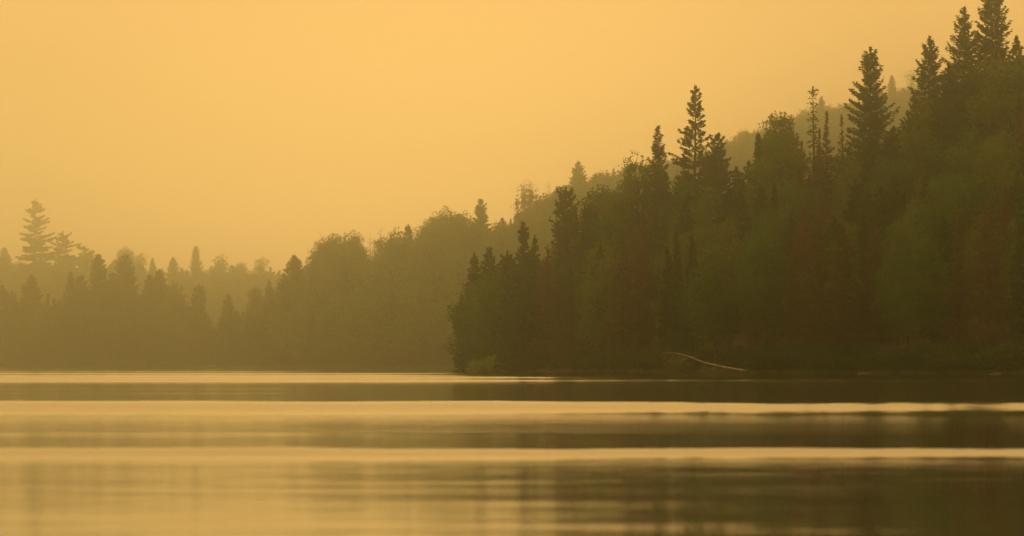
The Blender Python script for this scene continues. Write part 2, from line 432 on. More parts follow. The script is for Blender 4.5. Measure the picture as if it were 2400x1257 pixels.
NAMES = {'spruce': 'spruce_tree', 'thin': 'narrow_spruce_tree', 'rust': 'rusty_spruce_tree', 'leaf': 'broadleaf_tree', 'pine': 'pine_tree', 'dead': 'dead_tree'}
CATS = {'spruce': 'spruce tree', 'thin': 'spruce tree', 'rust': 'spruce tree', 'leaf': 'broadleaf tree', 'pine': 'pine tree', 'dead': 'dead tree'}

def tree(kind, meshes, X, Y, Z, sc, rz, label, group=None, part2='crown', tilt=(0, 0)):
    e = bpy.data.objects.new(NAMES[kind], None); C.objects.link(e)
    e.empty_display_size = .3
    e.location = (X, Y, Z); e.rotation_euler = (tilt[0], tilt[1], rz); e.scale = sc if hasattr(sc, '__len__') else (sc, sc, sc)
    e['label'] = label; e['category'] = CATS[kind]
    if group: e['group'] = group
    link('trunk', meshes[0], e); link(part2, meshes[1], e)
    return e

# ------------------------------------------------------------------ hand placed trees on the skylines
occupied = {}
def hero(hill, key, kind, px, ytop, tfrac, label, maker, rz=None, group=None, part2='crown', tilt=(0, 0)):
    S, R = ip(px, hill.S), ip(px, hill.R)
    D = S + tfrac * R
    g = float(hill.ground(px, D))
    H = zrow(ytop, D) - g
    m = D / F                       # metres per photograph pixel there
    meshes = maker(H, m)
    X, Y, _ = at(px, D)
    occupied.setdefault(key, []).append((X, Y, 2.0))
    return tree(kind, meshes, X, Y, g, 1.0, 0.0 if rz is None else rz, label, group, part2, tilt)

def cpx(pts, seed, **kw):           # conifer from a silhouette measured in pixels
    def mk(H, m):
        p = [(d * m, max(.03, rr * m)) for d, rr in pts]
        last = p[-1]
        p.append((max(H, last[0] + .1), last[1] * 1.12))
        k = dict(base=.06); k.update(kw)
        return conifer(H, p, R_(seed), **k)
    return mk
def bpx(wpx, seed, crown_px=None, **kw):
    def mk(H, m):
        k = dict(kw)
        if crown_px: k['base'] = max(.05, 1 - 1.9 * crown_px * m / H)
        k['n_leaf'] = int(k.get('n_leaf', 5000) * 1.5); k['nl'] = int(k.get('nl', 20) * 1.45)
        return broadleaf(H, wpx * 1.12 * m, R_(seed), **k)
    return mk

big = dict(step=.40, nb=7, dens=50, spray=(.19, .054), width=.32, long_p=.10, var=(.55, 1.2), flat=.085, gap=.06)
# near hill
hero(NEAR, 'n', 'spruce', 2040, 110, .78, 'tall broad spruce with a rounded top standing alone above the near hill crest', cpx([(0, 6), (12, 20), (45, 24), (75, 25), (95, 36), (150, 50), (185, 44), (200, 62), (260, 66)], 1, **{**big, 'nb': 8, 'dens': 38, 'upturn': .3}))
hero(NEAR, 'n', 'spruce', 2181, 84, .86, 'pointed spruce left of the tallest clump at the right edge', cpx([(0, 3), (18, 14), (45, 22), (60, 24), (90, 34), (150, 44), (250, 60)], 2, **{**big, 'dens': 36}))
hero(NEAR, 'n', 'spruce', 2264, 16, .84, 'ragged spruce leaning against the left side of the tallest spruce', cpx([(0, 5), (20, 18), (50, 22), (70, 30), (100, 40), (150, 46), (260, 60)], 3, **{**big, 'dens': 34}))
hero(NEAR, 'n', 'spruce', 2328, -28, .86, 'tallest spruce of all, its top cut off by the frame', cpx([(0, 5), (20, 26), (60, 34), (90, 38), (120, 48), (170, 52), (300, 64)], 4, **{**big, 'nb': 8, 'dens': 42}))
hero(NEAR, 'n', 'thin', 2386, 84, .80, 'narrow spruce at the extreme right edge of the photo', cpx([(0, 3), (25, 12), (60, 20), (130, 28), (250, 38)], 5, **{**big, 'dens': 40}))
hero(NEAR, 'n', 'spruce', 1629, 200, .82, 'tall lone spruce with separate ragged tiers above the middle of the near hill', cpx([(0, 3), (8, 14), (30, 20), (45, 16), (60, 26), (72, 18), (90, 26), (105, 44), (120, 34), (135, 50), (150, 36), (165, 58), (185, 44), (230, 50)], 6, step=.44, nb=6, dens=34, spray=(.19, .06), gap=.18, var=(.5, 1.1), flat=.07, outer=.28, top_pitch=55, low_pitch=2, upturn=.12, width=.26))
hero(NEAR, 'n', 'spruce', 1541, 296, .80, 'slim spruce with an egg-shaped top left of the tall tiered spruce', cpx([(0, 4), (14, 11), (35, 16), (60, 19), (80, 24), (110, 28), (160, 34)], 7, step=.34, nb=6, dens=34, spray=(.17, .055), top_pitch=65, low_pitch=25, gap=.08))
hero(NEAR, 'n', 'spruce', 1681, 313, .80, 'short dense dark spruce just right of the tall tiered spruce', cpx([(0, 6), (16, 15), (40, 22), (70, 30), (110, 40)], 8, **{**big, 'dens': 48}))
hero(NEAR, 'n', 'thin', 1779, 312, .78, 'small dark stubby conifer spike before the pale back ridge', cpx([(0, 3), (10, 7), (50, 9), (90, 13)], 9, step=.26, nb=5, dens=60, spray=(.16, .05)))
hero(NEAR, 'n', 'spruce', 1908, 204, .84, 'sparse tufted half-bare spruce left of the broad lone spruce', cpx([(0, 8), (10, 14), (24, 9), (40, 12), (80, 14), (150, 24), (220, 32)], 10, step=.40, nb=5, dens=15, spray=(.15, .045), low_pitch=-38, top_pitch=10, upturn=0.0, gap=.25, var=(.4, 1.2), width=.2))
hero(NEAR, 'n', 'rust', 1940, 260, .82, 'very thin brown spruce spike right of the sparse tufted spruce', cpx([(0, 1), (30, 3), (60, 7), (90, 15), (150, 24)], 11, step=.30, nb=5, dens=34, spray=(.15, .045), mat=M_rust, gap=.12))
hero(NEAR, 'n', 'rust', 1921, 300, .80, 'low brown thin spruce between the sparse spruce and the spike', cpx([(0, 1), (40, 5), (90, 14)], 12, step=.32, nb=5, dens=28, spray=(.15, .045), mat=M_rust, gap=.2))
hero(NEAR, 'n', 'rust', 1975, 268, .83, 'thin bare-topped brownish spruce touching the broad lone spruce', cpx([(0, 1), (40, 5), (110, 17)], 13, step=.32, nb=5, dens=26, spray=(.15, .045), mat=M_rust, gap=.2))
hero(NEAR, 'n', 'leaf', 1829, 262, .82, 'round green broadleaf crown right of the stubby spike', bpx(38, 14, 120, n_leaf=8000, leaf=.15, nl=26, open_=.25))
hero(NEAR, 'n', 'leaf', 1492, 356, .80, 'open leafy tree with gaps in its crown left of the slim spruce', bpx(34, 15, 110, n_leaf=5200, leaf=.14, nl=24, open_=.65))
hero(NEAR, 'n', 'spruce', 1325, 436, .75, 'broad pine-like spruce with bare lower trunk above the point', cpx([(0, 10), (10, 22), (50, 30), (100, 38), (125, 30), (180, 24)], 16, step=.36, nb=7, dens=32, spray=(.20, .06), gap=.14, var=(.5, 1.15)))
hero(NEAR, 'n', 'spruce', 1228, 523, .6, 'small spruce with a thick club top near the point', cpx([(0, 4), (12, 13), (32, 15), (42, 7), (52, 9), (75, 18), (110, 22)], 17, step=.30, nb=6, dens=46, spray=(.19, .06)))
hero(NEAR, 'n', 'spruce', 1252, 556, .5, 'pointed spruce directly right of the club-topped spruce', cpx([(0, 2), (30, 10), (80, 22), (150, 32)], 18, step=.32, nb=6, dens=34, spray=(.20, .06)))
hero(NEAR, 'n', 'thin', 1348, 486, .7, 'thin brown-green spire right of the broad pine-like spruce', cpx([(0, 2), (25, 5), (80, 13), (140, 20)], 19, step=.30, nb=5, dens=40, spray=(.18, .05), mat=M_rust))
hero(NEAR, 'n', 'leaf', 1410, 432, .8, 'hazy round broadleaf crown on the left shoulder of the near hill', bpx(46, 20, 130, n_leaf=7000, leaf=.18, nl=26))
hero(NEAR, 'n', 'spruce', 1382, 482, .55, 'dark round-topped spruce below the left shoulder of the near hill', cpx([(0, 8), (15, 17), (60, 20), (130, 28)], 21, step=.32, nb=6, dens=40, spray=(.20, .06)))
hero(NEAR, 'n', 'leaf', 1451, 437, .7, 'small dark broadleaf crown under the open leafy tree', bpx(26, 22, 110, n_leaf=5200, leaf=.17, nl=20))
hero(NEAR, 'n', 'spruce', 1111, 594, .75, 'hazy spruce nearest the tip of the wooded point', cpx([(0, 4), (20, 10), (60, 18), (110, 27), (160, 34)], 23, step=.34, nb=6, dens=30, spray=(.22, .065)))
hero(NEAR, 'n', 'spruce', 1146, 580, .8, 'second hazy spruce back from the tip of the point', cpx([(0, 5), (16, 13), (60, 20), (120, 30)], 24, step=.34, nb=6, dens=30, spray=(.22, .065)))
hero(NEAR, 'n', 'spruce', 1190, 588, .7, 'third hazy blunt spruce back from the tip of the point', cpx([(0, 8), (20, 18), (70, 24), (140, 32)], 25, step=.34, nb=6, dens=32, spray=(.22, .065)))
hero(NEAR, 'n', 'leaf', 1112, 700, .45, 'leafy tree overhanging the water at the tip of the point', bpx(36, 26, None, base=.22, n_leaf=6500, leaf=.17, nl=24, lean=-.06))
hero(NEAR, 'n', 'spruce', 1083, 692, .9, 'small ragged spruce furthest out on the tip of the point', cpx([(0, 3), (25, 12), (60, 18), (110, 24)], 66, step=.4, nb=6, dens=26, spray=(.22, .065), gap=.12))
hero(NEAR, 'n', 'leaf', 1128, 650, .7, 'leafy tree rising behind the overhanging tree on the point', bpx(34, 27, None, base=.15, n_leaf=6000, leaf=.18, nl=24, lean=-.02))
hero(NEAR, 'n', 'leaf', 1150, 715, .3, 'low dark leafy tree above the bright bush at the point', bpx(36, 28, 140, n_leaf=7000, leaf=.16, nl=28))
hero(NEAR, 'n', 'spruce', 2228, 150, .7, 'ragged dark spruce filling below the two tallest spruces', cpx([(0, 4), (25, 18), (70, 30), (140, 44)], 29, **big))
hero(NEAR, 'n', 'rust', 1770, 700, .1, 'rusty brown dying spruce low above the fallen trunk', cpx([(0, 3), (40, 10), (120, 26)], 30, step=.32, nb=6, dens=30, spray=(.2, .055), mat=M_rust, gap=.1))

# middle ridge
hz_ = dict(step=.55, nb=7, dens=20, spray=(.36, .12))
hero(MID, 'm', 'spruce', 1126, 468, .9, 'single round-headed spruce on the hazy middle ridge skyline', cpx([(0, 5), (12, 13), (40, 16), (60, 22), (90, 26)], 40, **hz_))
hero(MID, 'm', 'spruce', 1356, 378, .95, 'hazy spruce spire on the middle ridge behind the near shoulder', cpx([(0, 3), (14, 13), (35, 16), (60, 24)], 41, **hz_))
hero(MID, 'm', 'leaf', 1236, 420, .9, 'open airy broadleaf tree standing tall on the middle ridge', bpx(29, 42, 75, n_leaf=3400, leaf=.24, nl=18, open_=.45))
hero(MID, 'm', 'leaf', 1047, 488, .75, 'wide rounded broadleaf crown bulging above the middle ridge', bpx(50, 43, 110, n_leaf=8500, leaf=.27, nl=36))
hero(MID, 'm', 'leaf', 1085, 494, .8, 'smaller leafy crown leaning off the wide rounded crown', bpx(22, 44, 90, n_leaf=4000, leaf=.25, nl=18, open_=.3))
hero(MID, 'm', 'leaf', 822, 539, .7, 'right one of two bushy crowns at the left end of the middle ridge', bpx(24, 45, 110, n_leaf=5500, leaf=.26, nl=20))
hero(MID, 'm', 'leaf', 780, 545, .7, 'left one of two bushy crowns at the left end of the middle ridge', bpx(30, 46, 110, n_leaf=6000, leaf=.26, nl=22))
hero(MID, 'm', 'leaf', 742, 572, .6, 'small loose leafy crown at the step down of the middle ridge', bpx(18, 47, 90, n_leaf=2600, leaf=.24, nl=14, open_=.4))
hero(MID, 'm', 'spruce', 690, 598, .7, 'little broad fir on the falling left end of the middle ridge', cpx([(0, 3), (12, 13), (30, 22), (60, 30)], 48, **hz_))
hero(MID, 'm', 'spruce', 956, 527, .75, 'tiny pointed fir on the flat part of the middle ridge', cpx([(0, 3), (10, 9), (30, 13), (60, 16)], 49, **hz_))
hero(MID, 'm', 'leaf', 930, 532, .75, 'small twiggy crown beside the tiny pointed fir', bpx(17, 50, 70, n_leaf=2600, leaf=.25, nl=14, open_=.3))
hero(MID, 'm', 'leaf', 1745, 300, .95, 'pale hazy crown in the gap right of the tall tiered spruce', bpx(40, 51, 90, n_leaf=6500, leaf=.32, nl=30, open_=.2))
hero(MID, 'm', 'thin', 2091, 178, .95, 'faint hazy spire right of the broad lone spruce', cpx([(0, 3), (20, 10), (50, 14)], 52, **hz_))
hero(MID, 'm', 'leaf', 2137, 160, .95, 'faint wispy crown left of the pointed spruce', bpx(14, 53, 60, n_leaf=1200, leaf=.26, nl=12, open_=.5))
hero(MID, 'm', 'thin', 1926, 226, .95, 'faint hazy spire between the sparse spruce and broad spruce', cpx([(0, 3), (14, 8), (40, 12)], 54, **hz_))
hero(MID, 'm', 'thin', 535, 690, .6, 'hazy pointed fir at the low left foot of the middle ridge', cpx([(0, 3), (20, 12), (70, 22)], 55, **hz_))
for px, yt, nm, sd_, tf in [(752, 545, 'bare forked dead tree poking out left of the bushy crowns', 60, .62), (893, 535, 'spiky bare dead tree on the flat of the middle ridge', 61, .8), (868, 545, 'lower bare dead tree left of the spiky one', 62, .75), (1288, 425, 'bare twiggy dead tree behind the open airy broadleaf', 63, .9)]:
    hero(MID, 'm', 'dead', px, yt, tf, nm, lambda H, m, s=sd_: snag(H, R_(s), nb=30, spread=.30, start=.55), part2='branches')

# left shore
ls = dict(step=.55, nb=7, dens=22, spray=(.40, .13))
for px, yt, pts, lab in [
    (230, 597, [(0, 6), (18, 15), (60, 20), (110, 28), (200, 34)], 'round-topped spruce, left one of the two tallest on the left shore'),
    (293, 598, [(0, 9), (18, 20), (60, 24), (90, 30), (200, 40)], 'broad spruce, right one of the two tallest on the left shore'),
    (73, 644, [(0, 4), (14, 12), (50, 24), (110, 38)], 'stepped spruce on the left shore below the great pine'),
    (165, 638, [(0, 3), (20, 9), (60, 17), (120, 24)], 'slim spruce left of the two tallest on the left shore'),
    (188, 646, [(0, 8), (20, 16), (80, 24)], 'blunt spruce between slim spruce and the tallest pair'),
    (372, 632, [(0, 4), (20, 14), (60, 25), (120, 34)], 'pointed spruce right of the two tallest on the left shore'),
    (350, 645, [(0, 5), (20, 12), (80, 18)], 'half hidden spruce behind the pointed one on the left shore'),
    (466, 668, [(0, 7), (20, 16), (60, 18), (120, 24)], 'lone hazy spruce at the right end of the left shore'),
    (28, 682, [(0, 2), (40, 6), (90, 12)], 'needle-thin spruce close to the left edge of the photo'),
    (5, 670, [(0, 5), (30, 14), (90, 24)], 'spruce cut by the left edge of the photo'),
    (127, 700, [(0, 2), (30, 6), (90, 14)], 'short thin spruce right of the stepped spruce'),
    (112, 690, [(0, 2), (30, 5), (90, 12)], 'thinnest short spruce right of the stepped spruce'),
    (262, 640, [(0, 5), (30, 13), (90, 22)], 'spruce top squeezed between the two tallest')]:
    hero(LEFT, 'l', 'spruce', px, yt, .35 + .4 * R_(px).random(), lab, cpx(pts, 70 + px, **ls))
hero(LEFT, 'l', 'leaf', 408, 660, .5, 'leafy crown with side bulge right of the pointed spruce', bpx(26, 80, 120, n_leaf=5200, leaf=.30, nl=20))

# far ridge
fp = dict(step=2.0, nb=9, dens=56, spray=(.50, .17), outer=.08, flat=.20, width=.28, top_pitch=22, low_pitch=-3, upturn=.06, gap=.34, var=(.35, 1.12), long_p=.12, mat=M_pine)
hero(FAR, 'f', 'pine', 83, 467, .95, 'great layered white pine towering over the far left ridge', cpx([(0, 2), (5, 12), (14, 20), (25, 34), (34, 38), (45, 22), (52, 36), (62, 24), (70, 34), (85, 48), (95, 34), (110, 36), (125, 50), (150, 46)], 90, **fp))
hero(FAR, 'f', 'pine', 148, 542, .95, 'second smaller layered pine right of the great pine', cpx([(0, 7), (10, 18), (22, 26), (45, 24), (60, 34), (80, 36)], 91, **fp))
hero(FAR, 'f', 'pine', 195, 577, .95, 'low flat-topped pine at the right end of the pine trio', cpx([(0, 12), (8, 26), (25, 30), (50, 34)], 92, **fp))
hero(FAR, 'f', 'spruce', 10, 580, .95, 'pointed tree on the far ridge at the left edge', cpx([(0, 4), (16, 11), (40, 20)], 93, **ls))
hero(FAR, 'f', 'leaf', 294, 577, .95, 'rounded hazy crown on the far ridge above the tallest pair', bpx(24, 94, 60, n_leaf=4200, leaf=.4, nl=18))
hero(FAR, 'f', 'leaf', 330, 595, .95, 'narrow hazy crown right of the rounded far crown', bpx(13, 95, 55, n_leaf=2600, leaf=.4, nl=12))
hero(FAR, 'f', 'thin', 357, 606, .95, 'tiny twin-pointed tree on the far ridge', cpx([(0, 2), (20, 8), (40, 12)], 96, **ls))
hero(FAR, 'f', 'spruce', 405, 602, .95, 'small pointed fir at the middle of the far ridge', cpx([(0, 3), (14, 10), (40, 14)], 97, **ls))
hero(FAR, 'f', 'thin', 459, 577, .95, 'slender isolated spire on the far ridge', cpx([(0, 3), (10, 8), (30, 10), (60, 16)], 98, **ls))
hero(FAR, 'f', 'leaf', 517, 597, .95, 'left bushy crown of the pair beside the slender spire', bpx(18, 99, 60, n_leaf=3200, leaf=.4, nl=14))
hero(FAR, 'f', 'leaf', 565, 612, .95, 'right bushy crown of the pair beside the slender spire', bpx(24, 101, 50, n_leaf=3600, leaf=.4, nl=16))
hero(FAR, 'f', 'leaf', 612, 603, .95, 'last hazy crown of the far ridge before the middle ridge', bpx(15, 102, 50, n_leaf=2600, leaf=.4, nl=12))

# ------------------------------------------------------------------ forest between them
def spots(hill, px0, px1, t0, t1, gap, seed, key, ntry=6000):
    r = R_(seed); got = list(occupied.get(key, []))
    arr = np.array(got) if got else np.zeros((0, 3)); res = []
    for _ in range(ntry):
        px = r.uniform(px0, px1); tt = r.uniform(t0, t1)
        S, R = ip(px, hill.S), ip(px, hill.R); D = S + tt * R
        X = (px - 1200) / F * D
        g_ = gap * r.uniform(.85, 1.2)
        if len(arr) and np.min((arr[:, 0] - X) ** 2 + (arr[:, 1] - D) ** 2) < g_ * g_: continue
        arr = np.vstack([arr, [X, D, 0]]); res.append((px, tt, X, D))
    return res

WHERE = {}
FOREST = {}
LABS = {}
def forest(hill, key, pts, can, hr, seed, mixf, lab, hide=None, jitter=12, mass=None):
    r = R_(seed); cnt = 0
    for px, tt, X, D in pts:
        g = float(hill.ground(px, D))
        lim = ip(px, can) + abs(r.normal(0, jitter * .6))
        maxH = zrow(lim, D) - g
        H = r.uniform(*hr)
        if tt > .72: H = min(maxH, hr[1] * 1.25)
        H = min(H, maxH)
        if H < hr[0] * .55: continue
        ty = HOR - (g + H - CH) / D * F
        if hide is not None and ty > ip(px, hide) + 12: continue
        kind = mixf(px, ty, tt, r)
        wide = (.95 if hr[0] < 9.6 else 1.12) * r.uniform(.9, 1.2)
        s = H / H0
        if mass and mass(px, tt):
            k = 'leaf' if kind == 'leaf' else 'spruce'
            FOREST.setdefault((key, k), []).append((X, D, g - .1, s * wide, s, r.uniform(0, 6.28)))
            continue
        lib = LIB[kind]
        me = lib[int(r.integers(len(lib)))]
        lb, gr = lab(kind, px, tt)
        e = tree(kind, me, X, D, g - .1, (s * wide, s * wide, s), r.uniform(0, 6.28), lb, gr)
        LABS.setdefault(lb, []).append((px, e)); cnt += 1
    print('forest', key, cnt)

TREEW = {'spruce': 'green spruce', 'thin': 'narrow spruce', 'rust': 'rusty spruce', 'leaf': 'leafy tree'}
def seg(px, pts):
    for x, w_ in pts:
        if px < x: return w_
    return pts[-1][1]
NSEG = [(1160, 'on the wooded point'), (1290, 'below the club-topped spruce'), (1380, 'below the pine-like spruce'), (1480, 'below the left shoulder'), (1580, 'below the slim spruce'),
        (1700, 'below the tall tiered spruce'), (1800, 'below the stubby spike'), (1880, 'below the round green crown'), (1980, 'below the sparse spruce'),
        (2110, 'below the broad lone spruce'), (2220, 'below the pointed spruce'), (2300, 'below the ragged spruce'), (2430, 'below the tallest spruce'), (9999, 'right of the photo')]
MSEG = [(620, 'low left foot'), (720, 'falling left end'), (860, 'bushy left shoulder'), (980, 'flat part'), (1100, 'bulging crown'), (1220, 'part behind the point'), (1320, 'by the pine-like spruce'), (1420, 'by the near shoulder'), (1500, 'by the open leafy tree'), (1600, 'by the slim spruce'), (1700, 'by the tiered spruce'), (1790, 'pale gap'), (1880, 'by the round green crown'), (2060, 'part behind the sparse spruce'), (9999, 'far right end')]
LSEG = [(60, 'at the left edge'), (150, 'near the stepped spruce'), (215, 'near the slim spruce'), (320, 'near the two tallest spruces'), (430, 'near the pointed spruce'), (9999, 'at the right end')]
FSEG = [(110, 'near the great pine'), (230, 'near the low pine'), (350, 'near the rounded crown'), (440, 'near the small fir'), (540, 'near the slender spire'), (9999, 'at its right end')]
def lab_near(kind, px, tt):
    row = 'at the waterline of' if tt < .14 else ('low on' if tt < .38 else ('midway up' if tt < .68 else 'under the crest of'))
    s = f'{TREEW[kind]} {row} the near hill {seg(px, NSEG)}'
    return s, s + ', several alike'
def lab_mid(kind, px, tt):
    s = f'hazy {TREEW[kind]} {"near the foot" if tt < .4 else "near the skyline"} of the middle ridge, {seg(px, MSEG)}'
    return s, s + ', several alike'
def lab_left(kind, px, tt):
    s = f'hazy {TREEW[kind]} {"in front on" if tt < .35 else "at the back of"} the left shore {seg(px, LSEG)}'
    return s, s + ', several alike'
def lab_far(kind, px, tt):
    s = f'faint {TREEW[kind]} on the far left ridge skyline {seg(px, FSEG)}'
    return s, s + ', several alike'

def mix_near(px, ty, tt, r):
    rust = max(math.exp(-((px - 1500) / 75) ** 2) * .85, math.exp(-((px - 1280) / 38) ** 2) * .8, math.exp(-((px - 1925) / 60) ** 2) * .85, math.exp(-((px - 2330) / 60) ** 2) * .5, .09)
    if r.random() < rust: return 'rust'
    return r.choice(['spruce', 'leaf', 'thin'], p=[.36, .52, .12])
def mix_mid(px, ty, tt, r):
    if px < 640 and r.random() < .6: return 'spruce'
    return r.choice(['spruce', 'leaf', 'thin', 'rust'], p=[.16, .76, .04, .04])
def mix_left(px, ty, tt, r): return r.choice(['spruce', 'leaf', 'thin', 'rust'], p=[.58, .22, .12, .08])
def mix_far(px, ty, tt, r): return r.choice(['spruce', 'leaf', 'thin'], p=[.35, .55, .10])

forest(NEAR, 'n', spots(NEAR, 1100, 2560, .03, 1.06, 3.5, 11, 'n'), near_can, (9, 12), 21, mix_near, lab_near)
forest(MID, 'm', spots(MID, 480, 2330, .03, 1.05, 6.2, 12, 'm', 9000), mid_can, (13, 17.5), 22, mix_mid, lab_mid, hide=near_can, jitter=30, mass=lambda px, tt: px > 640 and (tt < .66 or (px > 1250 and tt < .86)))
forest(LEFT, 'l', spots(LEFT, -120, 540, .03, 1.05, 5.4, 13, 'l'), left_can, (14, 21), 23, mix_left, lab_left)
forest(FAR, 'f', spots(FAR, -150, 760, .3, 1.05, 8.2, 14, 'f'), far_can, (19, 26), 24, mix_far, lab_far, jitter=14, mass=lambda px, tt: tt < .7)

# look-alikes that stand two or three to a place: tell them apart by their order from the left
for lb, lst in LABS.items():
    lst.sort(key=lambda q: q[0])
    n_ = len(lst)
    if 1 < n_ < 11:
        ws = ['left', 'right'] if n_ == 2 else ['leftmost'] + ['second', 'third', 'fourth', 'fifth', 'sixth', 'seventh', 'eighth', 'ninth'][:n_ - 2] + ['rightmost']
        for nm, (_, e) in zip(ws, lst): e['label'] = nm + ' ' + lb
    if len(lst) == 1: del lst[0][1]['group']

# far hillsides whose single trees cannot be told apart: one mass each, of whole light trees
LOW = {'leaf': [broadleaf(H0, 2.7, R_(400 + k), nl=16, n_leaf=1100, leaf=.30, base=.1) for k in range(3)],
       'spruce': [conifer(H0, prof_scaled(H0, P_FULL), R_(410 + k), base=.08, step=.8, nb=6, dens=8, spray=(.42, .16), wood=False) for k in range(3)]}
def verts_of(me):
    a = np.empty(len(me.vertices) * 3, np.float32); me.vertices.foreach_get('co', a); return a.reshape(-1, 3)
LOWV = {k: [verts_of(m[1]) for m in v_] for k, v_ in LOW.items()}
for (key, k), lst in FOREST.items():
    out_ = []
    for n_, (X, Y, Z, sw, sh, a_) in enumerate(lst):
        V = LOWV[k][n_ % 3]; ca, sa = math.cos(a_), math.sin(a_)
        out_.append(np.stack([(V[:, 0] * ca - V[:, 1] * sa) * sw + X, (V[:, 0] * sa + V[:, 1] * ca) * sw + Y, V[:, 2] * sh + Z], -1))
    V = np.concatenate(out_); n = len(V) // 4
    o = link('leafy_forest' if k == 'leaf' else 'spruce_forest', mesh_from('forest', V, np.full(n, 4), np.arange(4 * n), [M_leaf if k == 'leaf' else M_spruce]))
    o['kind'] = 'stuff'; o['category'] = 'forest'
    o['label'] = ('hazy leafy woods' if k == 'leaf' else 'hazy spruce woods') + (' covering the face of the middle ridge' if key == 'm' else ' covering the face of the far left ridge')
    print('mass', key, k, len(lst), n)

# ------------------------------------------------------------------ waterside shrubs, bush, reeds
def shrub_mesh(r, mat, H=2.4, W=1.7, n=2600):
    return broadleaf(H, W, r, nl=14, n_leaf=n, leaf=.11, base=.0, lobe=(.25, .4), mat=mat)
SH = [shrub_mesh(R_(200 + k), M_shrub) for k in range(4)]
SHL = {}
def shrub(me, X, Y, Z, s, rz, lab, gr=None, nm='shrub'):
    e = bpy.data.objects.new(nm, None); C.objects.link(e); e.location = (X, Y, Z); e.scale = s; e.rotation_euler = (0, 0, rz)
    e['label'] = lab; e['category'] = nm.replace('_', ' ')
    if gr: e['group'] = gr
    link('stems', me[0], e); link('foliage', me[1], e)
    SHL.setdefault(lab, []).append((X / Y, e))
r = R_(31)
px = 1118.
while px < 2560:
    S = ip(px, NEAR.S); X, Y, _ = at(px, S + r.uniform(.2, 1.6))
    if 1535 < px < 1765: X, Y, _ = at(px, S + r.uniform(2.0, 3.2))
    if abs(px - 1150) > 34:
        s = r.uniform(.45, 1.15)
        shrub(SH[int(r.integers(4))], X, Y, -.1, (s * 1.1, s, s), r.uniform(0, 6.28), f'low shrub overhanging the water at the near hill {seg(px, NSEG)}', 'shrubs along the waterline of the near hill')
    px += r.uniform(16, 34)
px = -80.
while px < 1090:
    if px < 500: S = ip(px, LEFT.S)
    else: S = ip(px, MID.S)
    X, Y, _ = at(px, S + r.uniform(.5, 3))
    s = r.uniform(1.2, 2.2)
    shrub(SH[int(r.integers(4))], X, Y, 0, (s * 1.3, s, s), r.uniform(0, 6.28), (f'hazy low shrub on the shoreline of the left shore {seg(px, LSEG)}' if px < 500 else f'hazy low shrub on the shoreline of the middle ridge, {seg(px, MSEG)}'), 'shrubs along the distant shoreline')
    px += r.uniform(16, 30)

X, Y, _ = at(1150, ip(1150, NEAR.S) - .9)
shrub(broadleaf(1.75, 1.9, R_(300), nl=22, n_leaf=6500, leaf=.09, base=.0, lobe=(.22, .36), mat=M_bush), X, Y, -.15, (1, 1, 1), 0, 'bright yellow-green bush at the waterline on the tip of the point', nm='bush')
X, Y, _ = at(1600, ip(1600, NEAR.S) - .9)
shrub(broadleaf(1.9, 1.5, R_(301), nl=20, n_leaf=3600, leaf=.08, base=.0, lobe=(.22, .36), open_=.6, mat=M_leaf), X, Y, -.15, (1, 1, 1), 0, 'thin twiggy bush under the raised end of the fallen trunk', nm='bush')

def reeds(name, px0, px1, hill, n, h, off, label_kind='reeds'):
    r = R_(int(px0) + 5); lv = Leaves()
    px = r.uniform(px0, px1, n); D = ip(px, hill.S) + r.uniform(-off, off * .6, n)
    X = (px - 1200) / F * D
    hh = h * r.uniform(.5, 1, n)
    c = np.stack([X, D, hh * .5], -1); d = unit(np.stack([r.normal(0, .2, n), r.normal(0, .2, n), np.ones(n)], -1)) * (hh * .5)[:, None]
    e = unit(np.stack([np.ones(n), r.normal(0, .5, n), np.zeros(n)], -1)) * .025 * (h + .6)
    lv.add(c, d, e)
    o = link(name, lv.mesh(name, M_reed)); o['kind'] = 'stuff'; o['label'] = label_kind; o['category'] = 'reeds'
    return o
reeds('reeds', 225, 345, LEFT, 4200, 2.6, 2.5, 'pale green reeds in a patch at the foot of the left shore')
reeds('shore_grass', 1170, 1560, NEAR, 2600, .45, .8, 'short grass fringing the waterline of the near point')
reeds('shore_grass', 1560, 2500, NEAR, 4200, .4, .8, 'short grass fringing the waterline around the fallen trunk')
reeds('shore_grass', 560, 1080, MID, 3500, .9, 2.5, 'hazy grass fringing the shore of the middle ridge')

# fallen birch trunk: raised crown end at left, butt in the water at right
D0 = float(ip(1650, NEAR.S)) - 0.4
def q_(px, py, dd=0): x, y, z = at(px, D0 + dd, py); return (x, y, z)
tb = Tubes()
pts = [q_(1750, 873, -7.0), q_(1742, 868.5, -6.8), q_(1715, 864, -6.0), q_(1685, 858, -5.0), q_(1650, 850, -3.8), q_(1615, 836, -2.6), q_(1590, 829, -1.6), q_(1570, 826, -.8), q_(1552, 827, 0)]
tb.tube(pts, [.085, .10, .085, .075, .062, .046, .034, .025, .014], 8)
log_me = tb.mesh('trunk', M_log)
ox, oy, _ = at(1742, D0 - 6.8)
e = bpy.data.objects.new('fallen_tree', None); C.objects.link(e); e.location = (ox, oy, 0)
e['label'] = 'bare pale fallen tree slanting from the bank down into the water'; e['category'] = 'fallen tree'
o = link('trunk', log_me, e, (-ox, -oy, 0))
r = R_(55)
P = np.array(pts)
